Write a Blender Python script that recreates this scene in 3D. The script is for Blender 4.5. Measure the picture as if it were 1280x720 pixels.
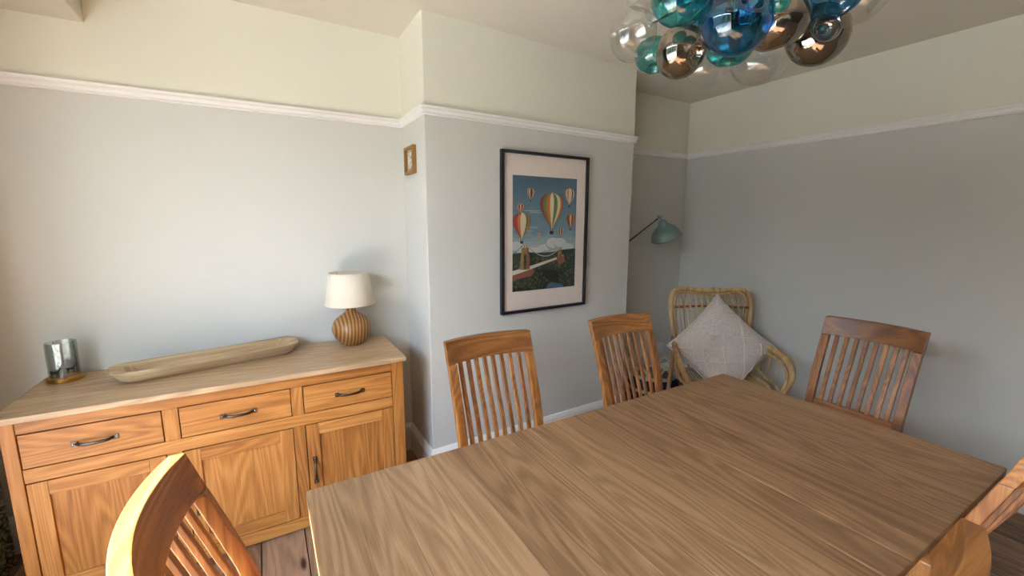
import bpy, bmesh, math, random
from mathutils import Vector, Matrix
for o in list(bpy.data.objects): bpy.data.objects.remove(o)
R = random.Random(7)
PI = math.pi
S = bpy.context.scene
COL = S.collection

# ---------------------------------------------------------------- camera
PITCH, YAW, ROLL = .1573, .52641, .00331
fw = Vector((math.sin(YAW)*math.cos(PITCH), math.cos(YAW)*math.cos(PITCH), -math.sin(PITCH)))
r0 = Vector((math.cos(YAW), -math.sin(YAW), 0)); u0 = r0.cross(fw)
rt = r0*math.cos(ROLL) + u0*math.sin(ROLL); up = rt.cross(fw)
cam = bpy.data.objects.new('camera', bpy.data.cameras.new('camera')); COL.objects.link(cam)
m = Matrix((rt, up, -fw)).transposed().to_4x4(); m.translation = Vector((0, 0, 1.52))
cam.matrix_world = m
cam.data.sensor_width = 36; cam.data.lens = 535.6/1280*36; cam.data.clip_start = .02
S.camera = cam

# ---------------------------------------------------------------- world, sun, exposure
SKY = 11.0
SUN = 38.0
EXPOSURE = 1.02
w = bpy.data.worlds.new('sky'); S.world = w; w.use_nodes = True
nt = w.node_tree; nt.nodes.clear()
wo = nt.nodes.new('ShaderNodeOutputWorld'); bg = nt.nodes.new('ShaderNodeBackground')
tc = nt.nodes.new('ShaderNodeTexCoord'); sx = nt.nodes.new('ShaderNodeSeparateXYZ'); rp = nt.nodes.new('ShaderNodeValToRGB')
nt.links.new(tc.outputs['Generated'], sx.inputs[0])
mr = nt.nodes.new('ShaderNodeMapRange'); mr.inputs[1].default_value = -1; mr.inputs[2].default_value = 1
nt.links.new(sx.outputs[2], mr.inputs[0]); nt.links.new(mr.outputs[0], rp.inputs[0])
el = rp.color_ramp.elements
el[0].position = 0; el[0].color = (.34, .33, .28, 1)
el[1].position = 1; el[1].color = (.42, .62, 1.05, 1)
e = el.new(.47); e.color = (.36, .36, .31, 1)
e = el.new(.53); e.color = (.74, .87, 1.04, 1)
nt.links.new(rp.outputs[0], bg.inputs[0]); bg.inputs[1].default_value = SKY
nt.links.new(bg.outputs[0], wo.inputs[0])
sun = bpy.data.objects.new('sun', bpy.data.lights.new('sun', 'SUN')); COL.objects.link(sun)
sun.data.energy = SUN; sun.data.angle = .012; sun.data.color = (1, .95, .88)
sd = Vector((1, -.22, -1.13)).normalized()
sun.rotation_euler = sd.to_track_quat('-Z', 'Y').to_euler()
def portal(loc, direction, sx_, sy_):
    l = bpy.data.objects.new('window_portal', bpy.data.lights.new('window_portal', 'AREA')); COL.objects.link(l)
    l.data.shape = 'RECTANGLE'; l.data.size = sx_; l.data.size_y = sy_; l.data.cycles.is_portal = True
    l.location = loc; l.rotation_euler = Vector(direction).to_track_quat('-Z', 'Z').to_euler()
S.view_settings.view_transform = 'Standard'; S.view_settings.look = 'None'; S.view_settings.gamma = 1
S.view_settings.use_curve_mapping = False
S.view_settings.exposure = EXPOSURE
S.cycles.transparent_max_bounces = 48
S.cycles.max_bounces = 12; S.cycles.diffuse_bounces = 6

# ---------------------------------------------------------------- room measures
XL, X1, X2, XR = -1.2, .78, 2.352, 3.37
YB, D1, D2, YF = 2.668, 2.265, 2.319, -3.4
ZC = lambda x: 2.575 - .0094*x
RT, RB = 2.1115, 2.064            # picture rail
WY0, WY1, WZ = -.70, 1.50, 2.335   # glazed doors in the left wall
portal((XL-.10, (WY0+WY1)/2, WZ/2), (1, 0, 0), WY1-WY0, WZ)

# ---------------------------------------------------------------- materials
def newmat(name):
    m = bpy.data.materials.new(name); m.use_nodes = True
    n = m.node_tree.nodes; n.clear()
    out = n.new('ShaderNodeOutputMaterial'); p = n.new('ShaderNodeBsdfPrincipled')
    m.node_tree.links.new(p.outputs[0], out.inputs[0])
    return m, n, m.node_tree.links, p
def s2l(c):
    return tuple(((v/255)/12.92 if v/255 <= .04045 else ((v/255+.055)/1.055)**2.4) for v in c) + (1,)
def plain(name, rgb, rough=.5, metal=0, bump=0, bscale=200, spec=.5):
    m, n, l, p = newmat(name)
    p.inputs['Base Color'].default_value = s2l(rgb); p.inputs['Roughness'].default_value = rough
    p.inputs['Metallic'].default_value = metal; p.inputs['Specular IOR Level'].default_value = spec
    if bump:
        t = n.new('ShaderNodeTexCoord'); z = n.new('ShaderNodeTexNoise'); z.inputs['Scale'].default_value = bscale
        b = n.new('ShaderNodeBump'); b.inputs['Strength'].default_value = bump; b.inputs['Distance'].default_value = .002
        l.new(t.outputs['Object'], z.inputs['Vector']); l.new(z.outputs[0], b.inputs['Height']); l.new(b.outputs[0], p.inputs['Normal'])
    return m
def math_node(n, op, a=None, b=None):
    q = n.new('ShaderNodeMath'); q.operation = op
    if a is not None: q.inputs[0].default_value = a
    if b is not None: q.inputs[1].default_value = b
    return q
def wood(name, dark, mid, light, axis='Z', rings=16, rough=.45, across=7, along=.75, knots=False, vary=.16, fleck=.18, spec=.4):
    """oak-like grain running along one axis of the part"""
    m, n, l, p = newmat(name)
    t = n.new('ShaderNodeTexCoord'); oi = n.new('ShaderNodeObjectInfo')
    off = n.new('ShaderNodeVectorMath'); off.operation = 'SCALE'; off.inputs[0].default_value = (37, 23, 51)
    l.new(oi.outputs['Random'], off.inputs['Scale'])
    ad = n.new('ShaderNodeVectorMath'); ad.operation = 'ADD'
    l.new(t.outputs['Object'], ad.inputs[0]); l.new(off.outputs[0], ad.inputs[1])
    def mapped(al, ac):
        q = n.new('ShaderNodeVectorMath'); q.operation = 'MULTIPLY'
        q.inputs[1].default_value = tuple(al if a == axis else ac for a in 'XYZ')
        l.new(ad.outputs[0], q.inputs[0]); return q.outputs[0]
    n1 = n.new('ShaderNodeTexNoise'); n1.inputs['Scale'].default_value = 1; n1.inputs['Detail'].default_value = 1.5; n1.inputs['Distortion'].default_value = .4
    l.new(mapped(along, across), n1.inputs['Vector'])
    a = math_node(n, 'MULTIPLY', b=rings*2*PI); l.new(n1.outputs[0], a.inputs[0])
    sn = math_node(n, 'SINE'); l.new(a.outputs[0], sn.inputs[0])
    mr = n.new('ShaderNodeMapRange'); mr.inputs[1].default_value = -1; l.new(sn.outputs[0], mr.inputs[0])
    n2 = n.new('ShaderNodeTexNoise'); n2.inputs['Scale'].default_value = 1; n2.inputs['Detail'].default_value = 3
    l.new(mapped(7, 210), n2.inputs['Vector'])
    n3 = n.new('ShaderNodeTexNoise'); n3.inputs['Scale'].default_value = 1; n3.inputs['Detail'].default_value = 2
    l.new(mapped(1.2, 14), n3.inputs['Vector'])
    def mul(src, k):
        q = math_node(n, 'MULTIPLY', b=k); l.new(src, q.inputs[0]); return q.outputs[0]
    def add(x, y):
        q = math_node(n, 'ADD'); l.new(x, q.inputs[0]); l.new(y, q.inputs[1]); return q.outputs[0]
    tot = add(add(mul(mr.outputs[0], .17), mul(n2.outputs[0], .36)), add(mul(n3.outputs[0], .30), mul(oi.outputs['Random'], vary)))
    rp = n.new('ShaderNodeValToRGB'); l.new(tot, rp.inputs[0])
    e = rp.color_ramp.elements; e[0].position = .26; e[0].color = s2l(dark); e[1].position = .74; e[1].color = s2l(light)
    q = e.new(.49); q.color = s2l(mid)
    colr = rp.outputs[0]
    if knots:
        v = n.new('ShaderNodeTexVoronoi'); v.inputs['Scale'].default_value = 1; l.new(mapped(2.2, 7.5), v.inputs['Vector'])
        kr = n.new('ShaderNodeValToRGB'); l.new(v.outputs[0], kr.inputs[0]); k = kr.color_ramp.elements
        k[0].position = .06; k[0].color = (1, 1, 1, 1); k[1].position = .13; k[1].color = (0, 0, 0, 1)
        mx = n.new('ShaderNodeMix'); mx.data_type = 'RGBA'; l.new(kr.outputs[0], mx.inputs[0]); l.new(colr, mx.inputs[6]); mx.inputs[7].default_value = s2l((58, 34, 24))
        colr = mx.outputs[2]
    l.new(colr, p.inputs['Base Color'])
    p.inputs['Roughness'].default_value = rough; p.inputs['Specular IOR Level'].default_value = spec
    b = n.new('ShaderNodeBump'); b.inputs['Strength'].default_value = fleck; b.inputs['Distance'].default_value = .001
    l.new(n2.outputs[0], b.inputs['Height']); l.new(b.outputs[0], p.inputs['Normal'])
    return m
def wall_paint():
    m, n, l, p = newmat('wall paint in two colours')
    g = n.new('ShaderNodeNewGeometry'); s = n.new('ShaderNodeSeparateXYZ'); l.new(g.outputs['Position'], s.inputs[0])
    c = math_node(n, 'GREATER_THAN', b=RB+.02); l.new(s.outputs[2], c.inputs[0])
    mx = n.new('ShaderNodeMix'); mx.data_type = 'RGBA'; l.new(c.outputs[0], mx.inputs[0])
    mx.inputs[6].default_value = s2l((206, 206, 200)); mx.inputs[7].default_value = s2l((226, 224, 209))
    l.new(mx.outputs[2], p.inputs['Base Color']); p.inputs['Roughness'].default_value = .75; p.inputs['Specular IOR Level'].default_value = .25
    z = n.new('ShaderNodeTexNoise'); z.inputs['Scale'].default_value = 160; z.inputs['Detail'].default_value = 4
    z2 = n.new('ShaderNodeTexNoise'); z2.inputs['Scale'].default_value = 6
    l.new(g.outputs['Position'], z.inputs['Vector']); l.new(g.outputs['Position'], z2.inputs['Vector'])
    b = n.new('ShaderNodeBump'); b.inputs['Strength'].default_value = .18; b.inputs['Distance'].default_value = .0015
    b2 = n.new('ShaderNodeBump'); b2.inputs['Strength'].default_value = .25; b2.inputs['Distance'].default_value = .004
    l.new(z2.outputs[0], b2.inputs['Height']); l.new(b2.outputs[0], b.inputs['Normal'])
    l.new(z.outputs[0], b.inputs['Height']); l.new(b.outputs[0], p.inputs['Normal'])
    return m
def thin_glass(name, tint, gloss=1.0, rough=.01, base=.04, shine=(1, 1, 1)):
    """thin blown glass: tinted see-through, more reflective towards grazing angles"""
    m = bpy.data.materials.new(name); m.use_nodes = True; n = m.node_tree.nodes; n.clear(); l = m.node_tree.links
    out = n.new('ShaderNodeOutputMaterial'); mix = n.new('ShaderNodeMixShader')
    tr = n.new('ShaderNodeBsdfTransparent'); gl = n.new('ShaderNodeBsdfGlossy'); gl.inputs['Roughness'].default_value = rough
    gl.inputs['Color'].default_value = (*shine, 1)
    lw = n.new('ShaderNodeLayerWeight'); lw.inputs[0].default_value = .5
    # the light path through the shell is longer near the rim: deeper tint there
    rp = n.new('ShaderNodeValToRGB'); e = rp.color_ramp.elements
    c = Vector(tint); d = Vector([v**2.6 for v in tint])
    e[0].position = .35; e[0].color = (*c, 1); e[1].position = .97; e[1].color = (*d, 1)
    l.new(lw.outputs['Facing'], rp.inputs[0]); l.new(rp.outputs[0], tr.inputs[0])
    # Schlick reflectance from the facing angle, the same on both sides of the shell
    pw = math_node(n, 'POWER', b=4.5); l.new(lw.outputs['Facing'], pw.inputs[0])
    k = math_node(n, 'MULTIPLY_ADD', b=.9*gloss); k.inputs[2].default_value = .045*gloss+base; l.new(pw.outputs[0], k.inputs[0])
    k.use_clamp = True
    l.new(k.outputs[0], mix.inputs[0]); l.new(tr.outputs[0], mix.inputs[1]); l.new(gl.outputs[0], mix.inputs[2])
    l.new(mix.outputs[0], out.inputs[0])
    return m
OAK = ((136, 84, 36), (174, 114, 54), (200, 144, 80))
CH = ((102, 59, 22), (146, 90, 39), (188, 131, 69))
TT = ((114, 83, 54), (151, 115, 80), (176, 142, 106))
M = {}
for ax in 'XYZ':
    M['oak'+ax] = wood('golden oak '+ax, *OAK, axis=ax, rings=17)
    M['chair'+ax] = wood('chair oak '+ax, *CH, axis=ax, rings=13, rough=.42, spec=.8)
    M['pale'+ax] = wood('limed oak '+ax, *TT, axis=ax, rings=18, rough=.42, spec=.4, vary=.15)
M['sbtop'] = wood('pale oak top', (158, 128, 96), (188, 158, 122), (212, 186, 150), axis='X', rings=16, rough=.4)
M['tray'] = wood('whitewashed carved wood', (150, 122, 88), (186, 160, 124), (212, 192, 160), axis='X', rings=5, rough=.6)
M['pine'] = wood('old pine boards', (84, 60, 44), (126, 96, 72), (158, 126, 98), axis='Y', rings=10, rough=.45, knots=True, vary=.28, across=9, along=1.1)
M['wall'] = wall_paint()
M['deep'] = plain('dark grey green bounce absorber', (74, 78, 74), .8)  # dark colour added to the off-frame walls to cut bounce light
M['ceil'] = plain('ceiling paint', (214, 208, 194), .85, bump=.1, spec=.2)
M['trim'] = plain('white gloss trim', (236, 234, 230), .35)
M['white'] = plain('white plastic', (222, 222, 220), .35)
M['dark'] = plain('dark gap', (40, 26, 18), .9)
M['pewter'] = plain('dark hammered pewter', (92, 84, 78), .32, 1, bump=.5, bscale=260)
M['steel'] = plain('polished screw', (190, 188, 182), .25, 1)
M['brass'] = plain('brushed gold metal', (190, 146, 76), .36, 1, bump=.1, bscale=90)
M['shade'] = plain('linen lampshade', (222, 214, 196), .9, bump=.5, bscale=420)
M['frame'] = plain('dark navy frame', (22, 28, 40), .4)
M['giltframe'] = plain('gilt wood frame', (150, 112, 58), .45, .3)
M['mat'] = plain('pale card mount', (240, 228, 222), .9)
M['sage'] = plain('sage green enamel', (110, 132, 128), .35)
M['black'] = plain('blackened metal', (28, 26, 24), .4, .6)
M['cane'] = wood('rattan cane', (150, 112, 68), (186, 150, 100), (212, 182, 134), axis='Z', rings=4, rough=.4)
M['canedark'] = wood('brown cane rail', (110, 66, 32), (140, 90, 48), (160, 108, 62), axis='X', rings=4, rough=.5)
M['rope'] = plain('pale cotton rope', (190, 176, 150), .9, bump=.6, bscale=300)
M['navy'] = plain('navy woven fibre', (26, 30, 56), .9, bump=.8, bscale=220)
M['throw'] = plain('grey brown knitted wool', (110, 98, 80), .95, bump=1, bscale=160)
M['glass'] = thin_glass('clear pane', (.97, .98, .97), gloss=.9, base=0)
M['gclear'] = thin_glass('clear blown glass', (.93, .93, .915), gloss=.8, base=.05)
M['gteal'] = thin_glass('teal blown glass', (.26, .74, .75), gloss=.9, base=.03, shine=(.8, 1, 1))
M['gblue'] = thin_glass('blue blown glass', (.20, .56, .80), gloss=.9, base=.03, shine=(.8, .92, 1))
M['gsmoke'] = thin_glass('smoked mirror glass', (.42, .38, .33), gloss=1.2, base=.20, rough=.03, shine=(.85, .76, .66))
def linen():
    m, n, l, p = newmat('greige cushion weave')
    t = n.new('ShaderNodeTexCoord')
    wv = n.new('ShaderNodeTexWave'); wv.inputs['Scale'].default_value = 60; wv.inputs['Distortion'].default_value = 1.5; wv.bands_direction = 'DIAGONAL'
    z = n.new('ShaderNodeTexNoise'); z.inputs['Scale'].default_value = 90; z.inputs['Detail'].default_value = 4
    l.new(t.outputs['Object'], wv.inputs['Vector']); l.new(t.outputs['Object'], z.inputs['Vector'])
    a = math_node(n, 'ADD'); l.new(wv.outputs['Fac'], a.inputs[0]); l.new(z.outputs[0], a.inputs[1])
    rp = n.new('ShaderNodeValToRGB'); l.new(z.outputs[0], rp.inputs[0]); e = rp.color_ramp.elements
    e[0].position = .3; e[0].color = s2l((192, 182, 172)); e[1].position = .7; e[1].color = s2l((220, 211, 202))
    l.new(rp.outputs[0], p.inputs['Base Color']); p.inputs['Roughness'].default_value = .95
    b = n.new('ShaderNodeBump'); b.inputs['Strength'].default_value = .5; b.inputs['Distance'].default_value = .002
    l.new(a.outputs[0], b.inputs['Height']); l.new(b.outputs[0], p.inputs['Normal'])
    return m
M['linen'] = linen()
M['linenedge'] = plain('frayed cotton edge', (222, 214, 204), .95, bump=1, bscale=350)
def stripes():
    m, n, l, p = newmat('zebrano turned wood')
    t = n.new('ShaderNodeTexCoord'); wv = n.new('ShaderNodeTexWave'); wv.bands_direction = 'X'; wv.inputs['Scale'].default_value = 17
    wv.inputs['Distortion'].default_value = 3.2; wv.inputs['Detail'].default_value = 1; wv.inputs['Detail Scale'].default_value = .35
    l.new(t.outputs['Object'], wv.inputs['Vector'])
    rp = n.new('ShaderNodeValToRGB'); l.new(wv.outputs['Fac'], rp.inputs[0]); e = rp.color_ramp.elements
    e[0].position = .1; e[0].color = s2l((118, 76, 40)); e[1].position = .9; e[1].color = s2l((184, 136, 80))
    l.new(rp.outputs[0], p.inputs['Base Color']); p.inputs['Roughness'].default_value = .4
    return m
M['zebra'] = stripes()
def botanical():
    m, n, l, p = newmat('navy fabric printed with foliage')
    t = n.new('ShaderNodeTexCoord')
    v = n.new('ShaderNodeTexVoronoi'); v.feature = 'DISTANCE_TO_EDGE'; v.inputs['Scale'].default_value = 16
    z = n.new('ShaderNodeTexNoise'); z.inputs['Scale'].default_value = 5; z.inputs['Detail'].default_value = 3
    mp = n.new('ShaderNodeMapping'); mp.inputs['Scale'].default_value = (1, 1.6, .75)
    mx0 = n.new('ShaderNodeVectorMath'); mx0.operation = 'ADD'
    l.new(t.outputs['Object'], mp.inputs[0]); l.new(mp.outputs[0], mx0.inputs[0]); l.new(z.outputs['Color'], mx0.inputs[1])
    l.new(t.outputs['Object'], z.inputs['Vector']); l.new(mx0.outputs[0], v.inputs['Vector'])
    rp = n.new('ShaderNodeValToRGB'); l.new(v.outputs[0], rp.inputs[0]); e = rp.color_ramp.elements
    e[0].position = .04; e[0].color = s2l((190, 198, 200)); e[1].position = .08; e[1].color = s2l((30, 40, 66))
    g = n.new('ShaderNodeTexNoise'); g.inputs['Scale'].default_value = 3.5; l.new(t.outputs['Object'], g.inputs['Vector'])
    gr = n.new('ShaderNodeValToRGB'); l.new(g.outputs[0], gr.inputs[0]); e = gr.color_ramp.elements; e[0].position = .48; e[1].position = .56
    fr = n.new('ShaderNodeValToRGB'); l.new(v.outputs[0], fr.inputs[0]); e = fr.color_ramp.elements
    e[0].position = .02; e[0].color = s2l((70, 80, 66)); e[1].position = .2; e[1].color = s2l((160, 166, 136))
    mx = n.new('ShaderNodeMix'); mx.data_type = 'RGBA'; l.new(gr.outputs[0], mx.inputs[0]); l.new(rp.outputs[0], mx.inputs[6]); l.new(fr.outputs[0], mx.inputs[7])
    l.new(mx.outputs[2], p.inputs['Base Color']); p.inputs['Roughness'].default_value = .9
    return m
M['botanical'] = botanical()

# ---------------------------------------------------------------- mesh helpers
class MB:
    def __init__(s): s.v = []; s.f = []; s.mi = []; s.cur = 0
    def add(s, vs, fs):
        b = len(s.v); s.v += [tuple(v) for v in vs]; s.f += [tuple(b+i for i in f) for f in fs]; s.mi += [s.cur]*len(fs); return s
    def hexa(s, p):
        return s.add(p, [(0, 3, 2, 1), (4, 5, 6, 7), (0, 1, 5, 4), (1, 2, 6, 5), (2, 3, 7, 6), (3, 0, 4, 7)])
    def box(s, x0, y0, z0, x1, y1, z1):
        return s.hexa([(x0, y0, z0), (x1, y0, z0), (x1, y1, z0), (x0, y1, z0), (x0, y0, z1), (x1, y0, z1), (x1, y1, z1), (x0, y1, z1)])
    def prism(s, poly, z0, z1):
        n = len(poly)
        z0 = z0 if callable(z0) else (lambda x, c=z0: c); z1 = z1 if callable(z1) else (lambda x, c=z1: c)
        return s.add([(x, y, z0(x)) for x, y in poly]+[(x, y, z1(x)) for x, y in poly],
                     [tuple(range(n))[::-1], tuple(range(n, 2*n))]+[(i, (i+1) % n, n+(i+1) % n, n+i) for i in range(n)])
    def lathe(s, prof, seg=32, c=(0, 0, 0), cap=True, mat=None):
        vs = []
        for r, z in prof:
            for k in range(seg):
                a = 2*PI*k/seg; q = Vector((r*math.cos(a), r*math.sin(a), z))
                if mat is not None: q = mat @ q
                vs.append(tuple(q+Vector(c)))
        fs = []
        for i in range(len(prof)-1):
            for k in range(seg):
                k2 = (k+1) % seg; fs.append((i*seg+k, i*seg+k2, (i+1)*seg+k2, (i+1)*seg+k))
        if cap: fs += [tuple(range(seg))[::-1], tuple(range((len(prof)-1)*seg, len(prof)*seg))]
        return s.add(vs, fs)
    def tube(s, pts, r, seg=8, closed=False, flat=1):
        pts = [Vector(p) for p in pts]; n = len(pts)
        rad = r if isinstance(r, (list, tuple)) else [r]*n
        vs = []; T0 = None
        for i, p in enumerate(pts):
            a = pts[(i-1) % n] if (i > 0 or closed) else p; b = pts[(i+1) % n] if (i < n-1 or closed) else p
            t = (b-a).normalized()
            if T0 is None:
                nr = t.orthogonal().normalized()
            else:
                q = T0.rotation_difference(t); nr = (q @ nr); nr = (nr-t*nr.dot(t)).normalized()
            T0 = t; bn = t.cross(nr)
            for k in range(seg):
                an = 2*PI*k/seg; vs.append(p+(nr*math.cos(an)+bn*math.sin(an)*flat)*rad[i])
        fs = []
        for i in range(n if closed else n-1):
            j = (i+1) % n
            for k in range(seg):
                k2 = (k+1) % seg; fs.append((i*seg+k, i*seg+k2, j*seg+k2, j*seg+k))
        if not closed: fs += [tuple(range(seg))[::-1], tuple(range((n-1)*seg, n*seg))]
        return s.add(vs, fs)
    def build(s, name, mat, parent=None, smooth=False, bevel=0, seg=2, fix=True, sub=0):
        me = bpy.data.meshes.new(name); me.from_pydata(s.v, [], s.f)
        for q in (mat if isinstance(mat, (list, tuple)) else [mat]): me.materials.append(q)
        for p, i in zip(me.polygons, s.mi): p.material_index = i; p.use_smooth = smooth
        if fix:
            bm = bmesh.new(); bm.from_mesh(me); bmesh.ops.recalc_face_normals(bm, faces=bm.faces); bm.to_mesh(me); bm.free()
        o = bpy.data.objects.new(name, me); COL.objects.link(o); o.parent = parent
        if bevel:
            b = o.modifiers.new('bevel', 'BEVEL'); b.width = bevel; b.segments = seg; b.limit_method = 'ANGLE'; b.angle_limit = .6
        if sub:
            b = o.modifiers.new('sub', 'SUBSURF'); b.levels = b.render_levels = sub
        return o
def smoothpath(pts, n=8):
    """Catmull-Rom through the points"""
    P = [Vector(p) for p in pts]; P = [P[0]*2-P[1]]+P+[P[-1]*2-P[-2]]; out = []
    for i in range(1, len(P)-2):
        for k in range(n):
            t = k/n; a, b, c, d = P[i-1:i+3]
            out.append(.5*((2*b)+(c-a)*t+(2*a-5*b+4*c-d)*t*t+(3*b-a-3*c+d)*t**3))
    out.append(P[-2]); return out
def tag(o, label=None, cat=None, group=None, kind=None):
    if label: o['label'] = label
    if cat: o['category'] = cat
    if group: o['group'] = group
    if kind: o['kind'] = kind
    return o
def root(name, loc, rz=0, label=None, cat=None, group=None):
    o = bpy.data.objects.new(name, None); COL.objects.link(o); o.location = loc; o.rotation_euler = (0, 0, rz); o.empty_display_size = .1
    return tag(o, label, cat, group)
def kids(o): return [c for c in bpy.data.objects if c.parent == o]
def copytree(o, parent=None):
    c = o.copy(); COL.objects.link(c); c.parent = parent
    for k in kids(o): copytree(k, c)
    return c
def struct(mb, name, mat, label=None, **k): return tag(mb.build(name, mat, **k), label, kind='structure')

# ---------------------------------------------------------------- room shell
T = .12
fl = struct(MB().box(XL-T, YF-T, -.12, XR+T, YB+T, -.022), 'floor', M['dark'], 'old bare pine floorboards with dark gaps and knots')
bw = .185; x = -.11-6*bw
first = None
while x < XR:
    a, b = max(x, XL)+.002, min(x+bw, XR)-.002
    if b-a > .02:
        MB().box(a, YF, -.02, b, YB, 0).build('floorboard', M['pine'], fl, bevel=.002, seg=1)
    x += bw
struct(MB().prism([(XL-T, YF-T), (XR+T, YF-T), (XR+T, YB+T), (XL-T, YB+T)], ZC, lambda x: 2.75), 'ceiling', M['ceil'], 'off-white painted ceiling')
HT = 2.62
struct(MB().box(XL-T, YB, -.1, XR+T, YB+T, HT), 'wall_back', M['wall'], 'alcove wall, pale grey green below the picture rail and cream above')
struct(MB().box(XR, YF, -.1, XR+T, YB, HT), 'wall_right', M['wall'], 'plain right-hand wall, grey below the picture rail and cream above')
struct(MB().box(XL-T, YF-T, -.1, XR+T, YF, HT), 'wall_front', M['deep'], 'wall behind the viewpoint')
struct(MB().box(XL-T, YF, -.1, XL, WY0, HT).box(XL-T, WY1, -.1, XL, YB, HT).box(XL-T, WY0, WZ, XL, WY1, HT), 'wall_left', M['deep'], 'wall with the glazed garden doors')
struct(MB().prism([(X1, D1), (X2, D2), (X2, YB+.01), (X1, YB+.01)], -.1, HT), 'wall_chimney', M['wall'], 'projecting chimney breast with the balloon picture on it', bevel=.006)
struct(MB().box(-.95, YF, 2.356, -.594, YB, 2.60), 'trim_beam', M['ceil'], 'boxed-in beam under the ceiling at the left', bevel=.003)

def sweep(path, prof, name, mat):
    """profile (out from wall, z) swept along wall runs, mitred; one object per run. room is on the right of travel"""
    P = [Vector(p) for p in path]; offs = []
    for i in range(len(P)):
        def nrm(a, b):
            d = (b-a).normalized(); return Vector((d.y, -d.x))
        if i == 0: o = nrm(P[0], P[1])
        elif i == len(P)-1: o = nrm(P[-2], P[-1])
        else:
            n1, n2 = nrm(P[i-1], P[i]), nrm(P[i], P[i+1]); o = (n1+n2)/(1+n1.dot(n2))
        offs.append(o)
    for i in range(len(P)-1):
        vs = []
        for j in (i, i+1):
            for d, z in prof: q = P[j]+offs[j]*d; vs.append((q.x, q.y, z))
        n = len(prof)
        fs = [(k, (k+1) % n, n+(k+1) % n, n+k) for k in range(n)]+[tuple(range(n)), tuple(range(n, 2*n))[::-1]]
        nm = name(i); struct(MB().add(vs, fs), nm[0], mat, nm[1])
walls_path = [(XL, YB), (X1, YB), (X1, D1), (X2, D2), (X2, YB), (XR, YB), (XR, YF)]
rail = [(0, RB), (.010, RB), (.014, RB+.004), (.012, RB+.010), (.009, RB+.012), (.012, RB+.020), (.020, RB+.028), (.016, RB+.030), (.016, RB+.034), (.022, RB+.038), (.024, RB+.044), (.020, RT), (0, RT)]
rn = ['left alcove wall', 'side of the chimney breast', 'front of the chimney breast', 'far side of the chimney breast', 'right alcove wall', 'right-hand wall']
sweep(walls_path, rail, lambda i: ('trim_%d' % (i+1), 'white moulded picture rail on the '+rn[i]), M['trim'])
base = [(0, 0), (.020, 0), (.020, .135), (.016, .142), (.018, .150), (.014, .160), (.009, .172), (.004, .178), (0, .180)]
bn = ['back_left', 'chimney_side', 'chimney_front', 'chimney_far_side', 'back_right', 'right']
sweep(walls_path, base, lambda i: ('baseboard_'+bn[i], 'white moulded skirting board on the '+rn[i]), M['trim'])
# unseen additions: pale ground bounces sun inside, dark wall blocks low sky
struct(MB().box(-9, -8, -.20, XL-T, 10, -.08), 'floor_bounce_ground', plain('pale bounce ground', (208, 202, 190), .9), 'added pale ground outside the glazed doors, bouncing sunlight in')
struct(MB().box(-5.9, -8, -.08, -5.6, 10, 2.75), 'wall_sky_blocker', plain('dark sky blocker', (70, 70, 56), .95, bump=1, bscale=12), 'added unseen dark wall outside the glazed doors, blocking low sky')
# glazed garden doors
wf = struct(MB().box(XL-.09, WY0, 0, XL-.02, WY0+.06, WZ).box(XL-.09, WY1-.06, 0, XL-.02, WY1, WZ).box(XL-.09, WY0, WZ-.06, XL-.02, WY1, WZ).box(XL-.09, WY0, 0, XL-.02, WY1, .05), 'window_1', M['trim'], 'glazed garden doors in the left wall')
nP = 2; pw = (WY1-WY0-.12)/nP
for i in range(nP):
    a = WY0+.06+i*pw
    if i: MB().box(XL-.085, a-.03, .05, XL-.025, a+.03, WZ-.06).build('mullion', M['trim'], wf)
    MB().box(XL-.058, a+.03, .05, XL-.052, a+pw-.03, WZ-.06).build('pane', M['glass'], wf)

# ---------------------------------------------------------------- dining table
TX0, TX1, TY0, TY1, TZ = .052, 1.933, .284, 1.234, .77
tb = root('dining_table', ((TX0+TX1)/2, (TY0+TY1)/2, 0), 0, 'large pale oak dining table of wide boards in the middle of the room', 'table')
ox, oy = (TX0+TX1)/2, (TY0+TY1)/2
edges = [.052, .160, .262, .372, .478, .585, .690, .787, .891, .996, 1.098, 1.203, 1.300, 1.398, 1.505, 1.612, 1.722, 1.830, 1.933]
seams = (.787, 1.203)
for i in range(len(edges)-1):
    a, b = edges[i], edges[i+1]
    ga = .0014 if a in seams else .0002; gb = .0014 if b in seams else .0002
    hw, y0, y1 = (b-a)/2, TY0-oy, TY1-oy; xm = (a+b)/2-ox
    xa, xb = a+ga-ox, b-gb-ox; c = .010
    poly = [(xa, y0), (xb, y0), (xb, y1), (xa, y1)]
    if i == 0: poly = [(xa, y0+c), (xa+c*.3, y0+c*.3), (xa+c, y0), (xb, y0), (xb, y1), (xa+c, y1), (xa+c*.3, y1-c*.3), (xa, y1-c)]
    if i == len(edges)-2: poly = [(xa, y0), (xb-c, y0), (xb-c*.3, y0+c*.3), (xb, y0+c), (xb, y1-c), (xb-c*.3, y1-c*.3), (xb-c, y1), (xa, y1)]
    MB().prism(poly, TZ-.028, TZ).build('plank', M['paleY'], tb, bevel=.0006 if ga+gb < .001 else .0016, seg=1)
ap = .055
MB().box(-.85, TY0-oy+ap, TZ-.118, .85, TY0-oy+ap+.022, TZ-.030).build('apron', M['oakX'], tb, bevel=.002)
MB().box(-.85, TY1-oy-ap-.022, TZ-.118, .85, TY1-oy-ap, TZ-.030).build('apron', M['oakX'], tb, bevel=.002)
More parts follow.
